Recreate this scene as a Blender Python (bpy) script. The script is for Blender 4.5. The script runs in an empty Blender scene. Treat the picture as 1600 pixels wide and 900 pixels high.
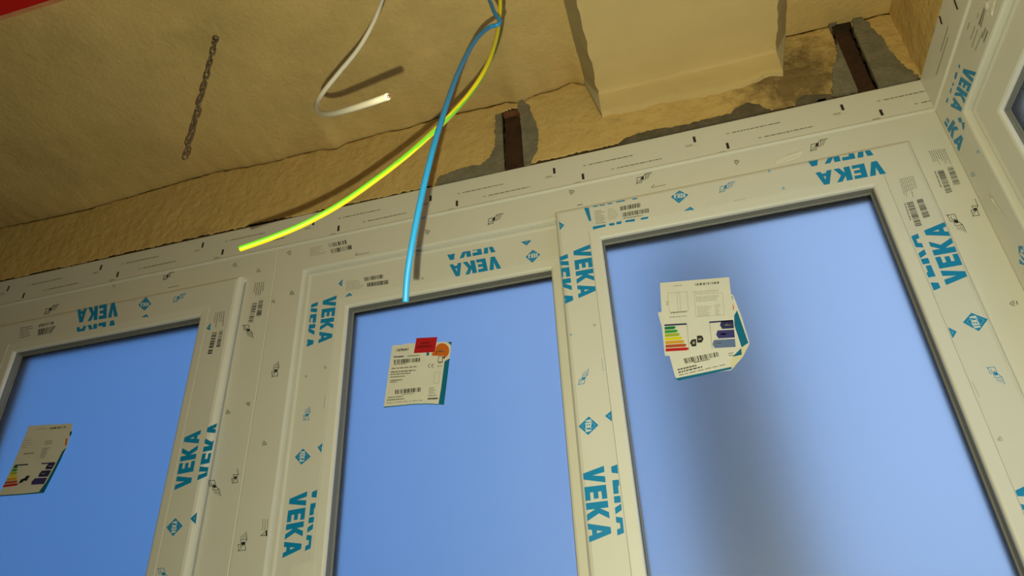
import bpy, bmesh, math, random
from mathutils import Vector, Matrix, noise

# ------------------------------------------------------------------ camera, sky, lamp, exposure
scene = bpy.context.scene
col = scene.collection
FPX = 1100.0                                   # focal length in pixels of the 1600x900 frame
D = 1.15                                       # camera to window plane, metres
CAM = Vector((0.0, -D, 1.5))
yaw, pitch, roll = (math.radians(a) for a in (-14.1318, 31.3058, -2.9324))
FWD = Vector((math.sin(yaw) * math.cos(pitch), math.cos(yaw) * math.cos(pitch), math.sin(pitch)))
_r0 = Vector((math.cos(yaw), -math.sin(yaw), 0)); _u0 = _r0.cross(FWD)
RGT = _r0 * math.cos(roll) + _u0 * math.sin(roll)
UPV = -_r0 * math.sin(roll) + _u0 * math.cos(roll)
cd = bpy.data.cameras.new('camera'); cam = bpy.data.objects.new('camera', cd); col.objects.link(cam)
cd.sensor_width = 36; cd.lens = FPX * 36 / 1600; cd.clip_start = 0.02
m = Matrix((RGT, UPV, -FWD)).transposed().to_4x4(); m.translation = CAM
cam.matrix_world = m
scene.camera = cam

w = bpy.data.worlds.new('evening_sky'); scene.world = w; w.use_nodes = True
nt = w.node_tree; nt.nodes.clear()
wo = nt.nodes.new('ShaderNodeOutputWorld'); bg = nt.nodes.new('ShaderNodeBackground')
tc = nt.nodes.new('ShaderNodeTexCoord'); dot = nt.nodes.new('ShaderNodeVectorMath'); dot.operation = 'DOT_PRODUCT'
dot.inputs[1].default_value = (1, 0, 0)
mr = nt.nodes.new('ShaderNodeMapRange'); mr.interpolation_type = 'SMOOTHSTEP'
mr.inputs['From Min'].default_value = -1.0; mr.inputs['From Max'].default_value = 0.75
mixs = nt.nodes.new('ShaderNodeMix'); mixs.data_type = 'RGBA'
mixs.inputs[6].default_value = (0.042, 0.175, 0.50, 1); mixs.inputs[7].default_value = (0.40, 0.595, 0.96, 1)
nt.links.new(tc.outputs['Generated'], dot.inputs[0]); nt.links.new(dot.outputs['Value'], mr.inputs['Value'])
nt.links.new(mr.outputs['Result'], mixs.inputs[0]); nt.links.new(mixs.outputs[2], bg.inputs['Color'])
nt.links.new(bg.outputs[0], wo.inputs[0]); bg.inputs['Strength'].default_value = 1.0

# the small LED lamp held beside the lens by whoever took the picture
ld = bpy.data.lights.new('hand_lamp', 'AREA'); ld.shape = 'DISK'; ld.size = 0.0036; ld.energy = 10.3; ld.color = (1.0, 0.96, 0.56)
lo = bpy.data.objects.new('hand_lamp', ld); col.objects.link(lo)
lo.location = CAM + (RGT * -0.43 + UPV * -0.90) * 0.033
lo.rotation_euler = (FWD + RGT * 0.13 + UPV * 0.10).to_track_quat('-Z', 'Y').to_euler()

vs = scene.view_settings
vs.view_transform = 'Standard'; vs.look = 'None'; vs.exposure = 0.0; vs.gamma = 1.0; vs.use_curve_mapping = False

# ------------------------------------------------------------------ helpers
XR = 0.5492            # plane of the window wall on the right
ZC = 2.73              # ceiling height
Z1, Z2 = 2.5238, 2.4391
def ray(u, v): return FWD + RGT * ((u - 800) / FPX) - UPV * ((v - 450) / FPX)
def on_front(u, v, n=0.0):
    d = ray(u, v); return CAM + d * ((-n - CAM.y) / d.y)
def on_right(u, v, n=0.0):
    d = ray(u, v); return CAM + d * ((XR - n - CAM.x) / d.x)
def on_ceil(u, v, z=ZC):
    d = ray(u, v); return CAM + d * ((z - CAM.z) / d.z)
def at_depth(u, v, z): return CAM + ray(u, v) * z

def mesh_obj(name, verts, faces, mats, parent=None, mi=None, smooth=False):
    me = bpy.data.meshes.new(name); me.from_pydata([tuple(v) for v in verts], [], faces)
    for k in (mats if isinstance(mats, (list, tuple)) else [mats]): me.materials.append(k)
    if mi: me.polygons.foreach_set('material_index', mi)
    if smooth: me.polygons.foreach_set('use_smooth', [True] * len(me.polygons))
    me.update()
    o = bpy.data.objects.new(name, me); col.objects.link(o)
    if parent: o.parent = parent
    return o
def fix_normals(o):
    b = bmesh.new(); b.from_mesh(o.data); bmesh.ops.recalc_face_normals(b, faces=b.faces); b.to_mesh(o.data); b.free()
    return o
def empty(name, loc=(0, 0, 0)):
    o = bpy.data.objects.new(name, None); col.objects.link(o); o.empty_display_size = 0.05
    return o
def tag(o, label, cat=None, group=None, kind=None):
    o['label'] = label
    if cat: o['category'] = cat
    if group: o['group'] = group
    if kind: o['kind'] = kind
    return o
def box(name, lo_, hi_, mat, parent=None):
    x0, y0, z0 = lo_; x1, y1, z1 = hi_
    v = [(x0, y0, z0), (x1, y0, z0), (x1, y1, z0), (x0, y1, z0), (x0, y0, z1), (x1, y0, z1), (x1, y1, z1), (x0, y1, z1)]
    f = [(0, 3, 2, 1), (4, 5, 6, 7), (0, 1, 5, 4), (1, 2, 6, 5), (2, 3, 7, 6), (3, 0, 4, 7)]
    return mesh_obj(name, v, f, mat, parent)
def fbm(x, y=0.0, z=0.0, o=4):
    return noise.fractal(Vector((x, y, z)), 0.9, 2.1, o, noise_basis='PERLIN_ORIGINAL')

# ------------------------------------------------------------------ materials
def mat(name, color, rough=0.6, spec=0.4, metal=0.0):
    mt = bpy.data.materials.new(name); mt.use_nodes = True
    p = mt.node_tree.nodes['Principled BSDF']
    p.inputs['Base Color'].default_value = (*color, 1); p.inputs['Roughness'].default_value = rough
    p.inputs['Specular IOR Level'].default_value = spec; p.inputs['Metallic'].default_value = metal
    return mt
def noisy(name, c1, c2, scale=8.0, rough=0.9, bump=0.3, bscale=90.0, bdist=0.004, c3=None, s3=2.0, t3=(0.5, 0.75), spec=0.2, metal=0.0):
    mt = mat(name, c1, rough, spec, metal); n = mt.node_tree; p = n.nodes['Principled BSDF']
    t = n.nodes.new('ShaderNodeTexCoord')
    a = n.nodes.new('ShaderNodeTexNoise'); a.inputs['Scale'].default_value = scale; a.inputs['Detail'].default_value = 8; a.inputs['Roughness'].default_value = 0.65
    n.links.new(t.outputs['Object'], a.inputs['Vector'])
    r = n.nodes.new('ShaderNodeMapRange'); r.inputs['From Min'].default_value = 0.3; r.inputs['From Max'].default_value = 0.7
    n.links.new(a.outputs['Fac'], r.inputs['Value'])
    mx = n.nodes.new('ShaderNodeMix'); mx.data_type = 'RGBA'; mx.inputs[6].default_value = (*c1, 1); mx.inputs[7].default_value = (*c2, 1)
    n.links.new(r.outputs['Result'], mx.inputs[0]); out = mx.outputs[2]
    if c3:
        b3 = n.nodes.new('ShaderNodeTexNoise'); b3.inputs['Scale'].default_value = s3; b3.inputs['Detail'].default_value = 10; b3.inputs['Roughness'].default_value = 0.7
        n.links.new(t.outputs['Object'], b3.inputs['Vector'])
        r3 = n.nodes.new('ShaderNodeMapRange'); r3.inputs['From Min'].default_value = t3[0]; r3.inputs['From Max'].default_value = t3[1]
        n.links.new(b3.outputs['Fac'], r3.inputs['Value'])
        m3 = n.nodes.new('ShaderNodeMix'); m3.data_type = 'RGBA'; m3.inputs[7].default_value = (*c3, 1)
        n.links.new(out, m3.inputs[6]); n.links.new(r3.outputs['Result'], m3.inputs[0]); out = m3.outputs[2]
    n.links.new(out, p.inputs['Base Color'])
    b = n.nodes.new('ShaderNodeTexNoise'); b.inputs['Scale'].default_value = bscale; b.inputs['Detail'].default_value = 6; b.inputs['Roughness'].default_value = 0.6
    n.links.new(t.outputs['Object'], b.inputs['Vector'])
    bp = n.nodes.new('ShaderNodeBump'); bp.inputs['Strength'].default_value = bump; bp.inputs['Distance'].default_value = bdist
    n.links.new(b.outputs['Fac'], bp.inputs['Height']); n.links.new(bp.outputs['Normal'], p.inputs['Normal'])
    return mt

PLASTER = noisy('tan_plaster', (0.62, 0.445, 0.192), (0.74, 0.535, 0.235), 5.0, 0.92, 0.75, 95.0, 0.004, (0.46, 0.34, 0.15), 2.2, (0.52, 0.8))
LINTEL = noisy('rough_tan_plaster', (0.62, 0.435, 0.175), (0.74, 0.52, 0.21), 14.0, 0.95, 0.8, 60.0, 0.006, (0.24, 0.17, 0.085), 7.0, (0.58, 0.82))
n_ = LINTEL.node_tree; p = n_.nodes['Principled BSDF']; src = p.inputs['Base Color'].links[0].from_socket
t_ = n_.nodes.new('ShaderNodeTexCoord'); sx = n_.nodes.new('ShaderNodeSeparateXYZ'); n_.links.new(t_.outputs['Object'], sx.inputs[0])
# brown damp stain with its own shape near the lowered strip
dst = n_.nodes.new('ShaderNodeVectorMath'); dst.operation = 'DISTANCE'; dst.inputs[1].default_value = (0.335, 0.0, 2.60); n_.links.new(t_.outputs['Object'], dst.inputs[0])
m1 = n_.nodes.new('ShaderNodeMapRange'); m1.inputs['From Min'].default_value = 0.17; m1.inputs['From Max'].default_value = 0.02; n_.links.new(dst.outputs['Value'], m1.inputs['Value'])
ns = n_.nodes.new('ShaderNodeTexNoise'); ns.inputs['Scale'].default_value = 28; ns.inputs['Detail'].default_value = 9; ns.inputs['Roughness'].default_value = 0.75; n_.links.new(t_.outputs['Object'], ns.inputs['Vector'])
ad = n_.nodes.new('ShaderNodeMath'); ad.operation = 'MULTIPLY_ADD'; ad.inputs[1].default_value = 0.42; n_.links.new(m1.outputs['Result'], ad.inputs[0]); n_.links.new(ns.outputs['Fac'], ad.inputs[2])
m2 = n_.nodes.new('ShaderNodeMapRange'); m2.inputs['From Min'].default_value = 0.575; m2.inputs['From Max'].default_value = 0.86; m2.inputs['To Max'].default_value = 0.85; n_.links.new(ad.outputs[0], m2.inputs['Value'])
ms = n_.nodes.new('ShaderNodeMix'); ms.data_type = 'RGBA'; ms.inputs[7].default_value = (0.17, 0.115, 0.055, 1)
n_.links.new(src, ms.inputs[6]); n_.links.new(m2.outputs['Result'], ms.inputs[0]); n_.links.new(ms.outputs[2], p.inputs['Base Color'])
SMOOTH = noisy('smooth_tan_plaster', (0.66, 0.50, 0.245), (0.74, 0.565, 0.285), 3.0, 0.85, 0.25, 25.0, 0.003)
MORTAR = noisy('grey_mortar', (0.17, 0.155, 0.115), (0.28, 0.25, 0.19), 30.0, 0.95, 0.9, 120.0, 0.004)
DMORTAR = noisy('dark_grey_mortar', (0.10, 0.085, 0.06), (0.19, 0.155, 0.105), 40.0, 0.95, 0.9, 130.0, 0.004)
RUST = noisy('rusty_steel', (0.035, 0.018, 0.012), (0.075, 0.034, 0.019), 40.0, 0.75, 0.6, 150.0, 0.002, spec=0.3)
CAVITY = noisy('masonry_and_gap_shade', (0.05, 0.032, 0.02), (0.10, 0.06, 0.03), 30.0, 0.95, 0.8, 80.0, 0.005)  # masonry colour, also the painted shade on the plaster rims
REDPAINT = noisy('red_paint', (0.62, 0.010, 0.010), (0.72, 0.016, 0.014), 4.0, 0.35, 0.1, 40.0, 0.001, (0.8, 0.35, 0.28), 35.0, (0.74, 0.78), spec=0.5)
ROOMWALL = noisy('room_plaster', (0.20, 0.17, 0.13), (0.25, 0.21, 0.16), 4.0, 0.9, 0.4, 50.0, 0.004)
FLOORM = noisy('concrete_floor', (0.12, 0.11, 0.10), (0.17, 0.155, 0.14), 5.0, 0.9, 0.4, 50.0, 0.004)

def pvc_mat(name, c):
    mt = mat(name, c, 0.42, 0.45); n = mt.node_tree; p = n.nodes['Principled BSDF']
    t = n.nodes.new('ShaderNodeTexCoord')
    a = n.nodes.new('ShaderNodeTexNoise'); a.inputs['Scale'].default_value = 6; a.inputs['Detail'].default_value = 3
    n.links.new(t.outputs['Object'], a.inputs['Vector'])
    bp = n.nodes.new('ShaderNodeBump'); bp.inputs['Strength'].default_value = 0.12; bp.inputs['Distance'].default_value = 0.004
    n.links.new(a.outputs['Fac'], bp.inputs['Height']); n.links.new(bp.outputs['Normal'], p.inputs['Normal'])
    mx = n.nodes.new('ShaderNodeMix'); mx.data_type = 'RGBA'
    mx.inputs[6].default_value = (*[k * 0.93 for k in c], 1); mx.inputs[7].default_value = (*c, 1)
    n.links.new(a.outputs['Fac'], mx.inputs[0]); n.links.new(mx.outputs[2], p.inputs['Base Color'])
    return mt
PVC = pvc_mat('white_pvc', (0.80, 0.79, 0.76))
BEAD = pvc_mat('white_pvc_bead', (0.83, 0.82, 0.79))
DARKSTOP = mat('dark_stop', (0.03, 0.03, 0.035), 0.6)  # outer stop, much darker than the white profile
GASKET = mat('grey_gasket', (0.22, 0.22, 0.22), 0.6)
INK_B = mat('blue_ink', (0.003, 0.275, 0.64), 0.45)
INK_BL = mat('pale_blue_ink', (0.14, 0.45, 0.80), 0.5)
INK_K = mat('black_ink', (0.025, 0.025, 0.03), 0.5)
INK_G = mat('grey_ink', (0.20, 0.19, 0.155), 0.5)
INK_P = mat('pale_grey_ink', (0.42, 0.40, 0.34), 0.5)
INK_W = mat('white_ink', (0.80, 0.85, 0.88), 0.5)
FILM = mat('crumpled_clear_film', (0.85, 0.84, 0.80), 0.12, 0.8)
PAPER = noisy('white_paper', (0.80, 0.79, 0.74), (0.86, 0.85, 0.80), 20, 0.7, 0.08, 30, 0.002)
CREAM = mat('cream_paper_back', (0.80, 0.76, 0.52), 0.7)
TEAL = mat('teal_print', (0.0, 0.17, 0.34), 0.5)
ORANGE = mat('orange_print', (0.72, 0.16, 0.02), 0.5)
REDST = mat('red_sticker', (0.55, 0.012, 0.02), 0.5)
DKRED = mat('dark_red_print', (0.22, 0.01, 0.015), 0.5)
NAVY = mat('navy_print', (0.035, 0.035, 0.16), 0.5)
NAVY2 = mat('mid_navy_print', (0.05, 0.05, 0.25), 0.5)
STEELB = mat('steel_blue_print', (0.15, 0.22, 0.45), 0.5)
ENERGY = [mat('energy_print_' + k, c, 0.5) for k, c in (('dark_green', (0.0, 0.22, 0.06)), ('green', (0.05, 0.36, 0.06)), ('lime', (0.42, 0.52, 0.02)),
          ('yellow', (0.85, 0.75, 0.01)), ('amber', (0.80, 0.40, 0.03)), ('rust', (0.55, 0.10, 0.02)), ('red', (0.62, 0.015, 0.02)))]

GLASS = bpy.data.materials.new('frosted_glass'); GLASS.use_nodes = True
p = GLASS.node_tree.nodes['Principled BSDF']
p.inputs['Base Color'].default_value = (0.97, 0.985, 1.0, 1); p.inputs['Transmission Weight'].default_value = 1.0
p.inputs['Roughness'].default_value = 0.45; p.inputs['IOR'].default_value = 1.35

# ------------------------------------------------------------------ window profiles swept with mitred corners
def P_front(u, v, n): return Vector((u, -n, v))
def P_right(u, v, n): return Vector((XR - n, -u, v))
SIDES = ('left', 'top', 'right', 'bottom')
def ring(names, rect, prof, P, mt, parent, over=None, smooth=False):
    """four members of a rectangular frame; prof = closed section of (t inward, n towards the room)"""
    x0, z0, x1, z1 = rect; out = {}
    for s in SIDES:
        pr = (over or {}).get(s, prof); vs_ = []
        for t, n in pr:
            a, b = {'left': ((x0 + t, z0 + t), (x0 + t, z1 - t)), 'right': ((x1 - t, z0 + t), (x1 - t, z1 - t)),
                    'top': ((x0 + t, z1 - t), (x1 - t, z1 - t)), 'bottom': ((x0 + t, z0 + t), (x1 - t, z0 + t))}[s]
            vs_ += [P(*a, n), P(*b, n)]
        k = len(pr); f = [(2 * i, 2 * i + 1, 2 * ((i + 1) % k) + 1, 2 * ((i + 1) % k)) for i in range(k)]
        f += [tuple(2 * i for i in range(k)), tuple(2 * i + 1 for i in range(k))]
        out[s] = fix_normals(mesh_obj(names[0] if s in ('left', 'right') else names[1], vs_, f, mt, parent))
    return out
def frame_prof(wd, back=-0.06): return [(0, back), (0, -0.0012), (0.0012, 0), (wd - 0.004, 0), (wd - 0.001, -0.0012), (wd, -0.004), (wd, back)]
# overlapping sash: stands 18 mm proud of the frame
SASH = [(0.0, 0.0004), (0.0, 0.008), (0.0015, 0.013), (0.005, 0.0165), (0.010, 0.018), (0.0645, 0.018), (0.0652, 0.0172), (0.0652, -0.045), (0.0105, -0.045), (0.0105, 0.0004)]
SASH_T = SASH[:7] + [(0.0652, -0.0112), (0.0105, -0.0112), (0.0105, 0.0004)]
SBEAD = [(0.0656, 0.0172), (0.0664, 0.0178), (0.0825, 0.0170), (0.0852, 0.0163), (0.0868, 0.0148), (0.0875, 0.0125), (0.0875, 0.0085), (0.0656, 0.0085)]
SGASK = [(0.0700, 0.0083), (0.0878, 0.0083), (0.0886, -0.003), (0.0908, -0.0045), (0.0912, -0.0062), (0.0700, -0.0062)]
# recessed fixed leaf
def leaf(wd, n0=-0.012, face=None, gd=0.026):
    fc = face or wd - 0.024
    pr = [(0.0004, -0.06), (0.0004, n0 - 0.0015), (0.003, n0 + 0.0005), (0.008, n0 + 0.002), (0.013, n0), (fc, n0), (fc + 0.0006, n0 - 0.0008), (fc + 0.0006, -0.06)]
    bd = [(fc + 0.001, n0 - 0.0008), (fc + 0.002, n0 - 0.0002), (wd - 0.005, n0 - 0.0012), (wd - 0.0015, n0 - 0.003), (wd, n0 - 0.006), (wd, n0 - 0.009), (fc + 0.001, n0 - 0.009)]
    gk = [(fc + 0.002, n0 - 0.0092), (wd + 0.0003, n0 - 0.0092), (wd + 0.001, n0 - gd + 0.003), (wd + 0.0035, n0 - gd + 0.0015), (wd + 0.004, n0 - gd - 0.0002), (fc + 0.002, n0 - gd - 0.0002)]
    return pr, bd, gk
def pane(rect, n, P, parent, th=0.006):
    x0, z0, x1, z1 = rect
    v = [P(x, z, k) for k in (n, n - th) for x, z in ((x0, z0), (x1, z0), (x1, z1), (x0, z1))]
    f = [(0, 1, 2, 3), (4, 7, 6, 5), (0, 4, 5, 1), (1, 5, 6, 2), (2, 6, 7, 3), (3, 7, 4, 0)]
    o = fix_normals(mesh_obj('glass_pane', v, f, GLASS, parent)); o['label'] = 'frosted glass pane'
    return o
def outer_rebate(rect, P, n0, n1, parent, lip=0.010):
    """outer half of the profile that the pane leans against, seen blurred through the frosted glass"""
    x0, z0, x1, z1 = rect
    r = (x0 - 0.022, z0 - 0.022, x1 + 0.022, z1 + 0.022)
    return ring(('outer_stop', 'outer_stop'), r, [(0, n0), (0.022 + lip, n0), (0.022 + lip, n1), (0, n1)], P, DARKSTOP, parent)

ZB = 0.90
# ---- window 1 : left unit
win1 = empty('window_1'); tag(win1, 'white single-sash window with frosted pane, farther from the room corner', kind='structure')
F1 = ring(('frame_jamb', 'frame_head'), (-1.668, ZB, -0.8363, Z2 - 0.0004), frame_prof(0.0735), P_front, PVC, win1)
R1 = (-1.592, ZB + 0.066, -0.9115, 2.374)
S1 = ring(('sash_stile', 'sash_rail'), R1, SASH, P_front, PVC, win1)
B1 = ring(('glazing_bead', 'glazing_bead'), R1, SBEAD, P_front, BEAD, win1)
G1 = ring(('gasket', 'gasket'), R1, SGASK, P_front, GASKET, win1)
def inset(r, t): return (r[0] + t, r[1] + t, r[2] - t, r[3] - t)
pane(inset(R1, 0.0874), -0.0066, P_front, win1); outer_rebate(inset(R1, 0.0874), P_front, -0.0128, -0.034, win1, 0.002)
# ---- window 2 : fixed leaf plus overlapping sash in one frame
win2 = empty('window_2'); tag(win2, 'white window with a recessed leaf and an overlapping sash, between joint and room corner', kind='structure')
F2 = ring(('frame_jamb', 'frame_head'), (-0.8353, ZB, XR + 0.0012, Z2 - 0.0004), frame_prof(0.0735), P_front, PVC, win2)
RM = (-0.7618, ZB + 0.0735, -0.1045, Z2 - 0.0739)
lp, lb, lg = leaf(0.107, face=0.082); lp2, lb2, lg2 = leaf(0.0875, face=0.063)
SM = ring(('leaf_stile', 'leaf_rail'), RM, lp, P_front, PVC, win2, {'right': lp})
BM = ring(('glazing_bead', 'glazing_bead'), RM, lb, P_front, BEAD, win2)
GM = ring(('gasket', 'gasket'), RM, lg, P_front, GASKET, win2)
pane(inset(RM, 0.1069), -0.0386, P_front, win2); outer_rebate(inset(RM, 0.1069), P_front, -0.0448, -0.062, win2, 0.002)
RS = (-0.189, ZB + 0.066, 0.4815, 2.374)
S2 = ring(('sash_stile', 'sash_rail'), RS, SASH, P_front, PVC, win2, {'left': SASH_T})
B2 = ring(('glazing_bead', 'glazing_bead'), RS, SBEAD, P_front, BEAD, win2)
G2 = ring(('gasket', 'gasket'), RS, SGASK, P_front, GASKET, win2)
pane(inset(RS, 0.0874), -0.0066, P_front, win2); outer_rebate(inset(RS, 0.0874), P_front, -0.0128, -0.034, win2, 0.002)
# ---- window 3 : on the return wall
win3 = empty('window_3'); tag(win3, 'white window on the return wall at the room corner', kind='structure')
F3 = ring(('frame_jamb', 'frame_head'), (0.0, ZB, 1.10, Z2 - 0.0004), frame_prof(0.082), P_right, PVC, win3)
RW = (0.082, ZB + 0.082, 1.018, Z2 - 0.0824)
wp, wb, wg = leaf(0.066, face=0.012, gd=0.016)
SW = ring(('leaf_stile', 'leaf_rail'), RW, wp, P_right, PVC, win3)
BW = ring(('glazing_bead', 'glazing_bead'), RW, wb, P_right, BEAD, win3)
GW = ring(('gasket', 'gasket'), RW, wg, P_right, GASKET, win3)
pane(inset(RW, 0.0659), -0.0286, P_right, win3); outer_rebate(inset(RW, 0.0659), P_right, -0.0348, -0.060, win3, 0.002)
# ---- extension profiles above the frames
def trim(name, P, u0, u1, label):
    pr = [(Z2, -0.06), (Z2, -0.002), (Z2 + 0.001, 0.0), (Z2 + 0.0028, 0.0022), (Z2 + 0.0052, 0.0026), (Z2 + 0.0078, 0.0012), (Z2 + 0.0092, 0.0), (Z1 - 0.002, 0.0), (Z1, -0.0015), (Z1, -0.06)]
    vs_ = [P(u, z, n) for z, n in pr for u in (u0, u1)]; k = len(pr)
    f = [(2 * i, 2 * i + 1, 2 * ((i + 1) % k) + 1, 2 * ((i + 1) % k)) for i in range(k)] + [tuple(2 * i for i in range(k)), tuple(2 * i + 1 for i in range(k))]
    return tag(fix_normals(mesh_obj(name, vs_, f, PVC)), label, kind='structure')
trim1 = trim('trim_1', P_front, -1.95, XR + 0.0012, 'white extension profile with small printed marks above the long window')
trim2 = trim('trim_2', P_right, 0.0, 1.10, 'white extension profile above the return wall window')

# ------------------------------------------------------------------ room shell
CRACK = [(0, 355), (60, 343), (130, 327), (230, 298), (300, 277), (335, 268), (400, 257), (440, 248), (470, 238), (500, 233), (525, 232), (540, 222), (590, 208), (640, 197), (690, 180), (730, 172), (760, 166), (790, 158), (810, 160), (840, 145), (870, 138), (893, 127), (912, 132)]
CP = [(-2.2, 2.722)] + [(on_front(*q).x, on_front(*q).z) for q in CRACK] + [(0.36, 2.728), (0.45, 2.728), (0.542, 2.724), (0.60, 2.728)]
def crack_z(x):
    for (xa, za), (xb, zb) in zip(CP, CP[1:]):
        if xa <= x <= xb: return za + (zb - za) * (x - xa) / (xb - xa) + 0.0022 * fbm(x * 38, 3.3, 0.5, 3)
    return ZC
# straps: (x0, x1, top)
STRAPS = [(-0.292, -0.2485, 2.704), (0.4375, 0.4745, 2.725)]
def in_slot(x, z): return any(a - 0.004 < x < b + 0.004 and z < t for a, b, t in STRAPS)
def lintel_front():
    x0, x1, dx = -1.95, 0.562, 0.004; nx = int((x1 - x0) / dx); rows = 40
    v, f = [], []
    for i in range(nx + 1):
        x = x0 + (x1 - x0) * i / nx
        zb = Z1 + 0.0042 + (0.0025 if x > -0.22 else 0.0) + max(-0.0022, 0.0050 * fbm(x * 24, 7.7, 0, 4) + 0.0035 * fbm(x * 130, 1.7, 0, 3))
        zt = crack_z(x) - 0.0012 - max(0.0, 0.0022 * fbm(x * 22, 9.1, 2, 3))
        for j in range(rows + 1):
            z = zb + (zt - zb) * j / rows
            n = 0.0018 * fbm(x * 9, z * 9, 4.0, 4) + 0.0016 * fbm(x * 45, z * 45, 1.0, 3) * (1.6 if x > 0 else 0.8)
            if j == rows: n -= 0.0012
            # soft bulge where wall turns into the return wall
            v.append((x, 0.0015 - n, z))
    for i in range(nx):
        for j in range(rows):
            q = [i * (rows + 1) + j, (i + 1) * (rows + 1) + j, (i + 1) * (rows + 1) + j + 1, i * (rows + 1) + j + 1]
            cx = sum(v[k][0] for k in q) / 4; cz = sum(v[k][2] for k in q) / 4
            jx = cx + 0.002 * fbm(cz * 60, 5, 0, 2); jz = cz + 0.004 * fbm(cx * 80, 8, 0, 2)
            if not in_slot(jx, jz): f.append(tuple(q))
    return v, f
wallf = empty('wall_front'); tag(wallf, 'window wall with rough tan plaster above the frames', kind='structure')
v, f = lintel_front()
lint = mesh_obj('lintel_plaster', v, f, LINTEL, wallf, smooth=True)
sm = lint.modifiers.new('thickness', 'SOLIDIFY'); sm.thickness = 0.022; sm.offset = -1; lint.data.materials.append(CAVITY); sm.material_offset_rim = 1  # cut plaster rims coloured dark: shade painted into the gap and slots
box('masonry_core', (-2.15, 0.0265, Z1 + 0.0005), (0.70, 0.10, 2.80), CAVITY, wallf)
box('apron', (-1.95, 0.0, 0.0), (XR, 0.12, ZB), ROOMWALL, wallf)
box('pier', (-1.95, 0.0005, ZB), (-1.669, 0.06, Z2), ROOMWALL, wallf)
box('corner_post', (XR + 0.0008, 0.0005, 0.0), (XR + 0.03, 0.06, Z1), CAVITY, wallf)

def patch(name, pts, mt, off, seed):
    """irregular area of mortar standing a little proud of the plaster"""
    rnd = random.Random(seed); P3 = [on_front(*q) for q in pts]; out = []
    for p_ in P3:                                   # close up to the sides of the slots
        for a, b, t in STRAPS:
            if p_.z < t + 0.004:
                if abs(p_.x - a) < 0.011: p_.x = a - 0.0005
                if abs(p_.x - b) < 0.011: p_.x = b + 0.0005
    for a, b in zip(P3, P3[1:] + P3[:1]):
        k = max(1, int((b - a).length / 0.005))
        for i in range(k):
            q = a.lerp(b, i / k); jx = 0.0 if any(abs(q.x - e_) < 0.001 for st_ in STRAPS for e_ in st_[:2]) else 0.0022
            out.append((q.x + rnd.uniform(-1, 1) * jx, q.z + rnd.uniform(-1, 1) * 0.0016))
    b = bmesh.new(); vs_ = [b.verts.new((x, -off, max(z, Z1 + 0.0025))) for x, z in out]
    es = [b.edges.new((vs_[i], vs_[(i + 1) % len(vs_)])) for i in range(len(vs_)) if vs_[i].co != vs_[(i + 1) % len(vs_)].co]
    bmesh.ops.triangle_fill(b, use_beauty=True, use_dissolve=False, edges=es)
    bmesh.ops.recalc_face_normals(b, faces=b.faces)
    for fc in b.faces:
        if fc.normal.y > 0: fc.normal_flip()
    r = bmesh.ops.extrude_face_region(b, geom=b.faces[:])
    for e in r['geom']:
        if isinstance(e, bmesh.types.BMVert): e.co.y = 0.004
    bmesh.ops.recalc_face_normals(b, faces=b.faces)
    me = bpy.data.meshes.new(name); b.to_mesh(me); b.free(); me.materials.append(mt)
    o = bpy.data.objects.new(name, me); col.objects.link(o); o.parent = wallf
    return o
def c4(pts): return [(400 + x / 2.961, y / 2.961) for x, y in pts]
def r1(pts): return [(800 + x / 2.961, y / 2.961) for x, y in pts]
def r4(pts): return [(1200 + x / 4, y / 4) for x, y in pts]
patch('mortar_patch', c4([(1112, 535), (1140, 525), (1160, 660), (1172, 782), (1050, 815), (940, 835), (830, 856), (850, 820), (960, 780), (1040, 765), (1085, 730), (1108, 680), (1105, 600)]), MORTAR, 0.0035, 1)
patch('mortar_patch', c4([(1212, 475), (1230, 465), (1262, 490), (1290, 560), (1307, 620), (1300, 690), (1270, 755), (1243, 766), (1226, 600)]), MORTAR, 0.0035, 2)
patch('mortar_patch', r4([(375, 150), (400, 125), (440, 112), (432, 138), (412, 165), (440, 240), (470, 330), (500, 470), (540, 575), (400, 606), (405, 420), (430, 380), (420, 260), (395, 200)]), MORTAR, 0.0035, 3)
patch('mortar_patch', r4([(520, 108), (560, 100), (630, 150), (640, 180), (710, 240), (760, 320), (830, 400), (930, 478), (945, 492), (672, 552), (612, 380), (545, 190)]), MORTAR, 0.0035, 4)
patch('mortar_patch', r1([(490, 672), (530, 640), (620, 610), (720, 595), (800, 580), (890, 558), (1010, 530), (1040, 500), (1090, 478), (1140, 488), (1190, 512), (1080, 545), (850, 592)]), DMORTAR, 0.0030, 5)
patch('mortar_patch', r1([(1310, 470), (1350, 445), (1480, 440), (1485, 462), (1400, 478), (1320, 494)]), DMORTAR, 0.0030, 6)
patch('mortar_patch', r4([(200, 640), (230, 605), (380, 595), (400, 612), (300, 632)]), DMORTAR, 0.0032, 7)

def strap(x0, x1, zt, label):
    o = box('steel_strap', (x0 + 0.0035, 0.0085, Z1 + 0.0012), (x1 - 0.003, 0.0135, zt - 0.016), RUST)
    b = bmesh.new(); b.from_mesh(o.data)
    bmesh.ops.bevel(b, geom=b.edges[:], offset=0.0009, segments=2, affect='EDGES')
    bmesh.ops.subdivide_edges(b, edges=[e for e in b.edges if abs(e.verts[0].co.z - e.verts[1].co.z) > 0.1], cuts=24)
    for q in b.verts:
        q.co.x += 0.0012 * fbm(q.co.z * 40, q.co.x * 30, 1); q.co.y += 0.0006 * fbm(q.co.z * 60, q.co.x * 60, 4)
    b.to_mesh(o.data); b.free()
    return tag(o, label, 'strap', 'steel straps fixing the window head')
strap(*STRAPS[0], 'short rusty steel strap with a brick chip at its top, in grey mortar')
strap(*STRAPS[1], 'longer rusty steel strap in a dark slot near the room corner')
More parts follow.
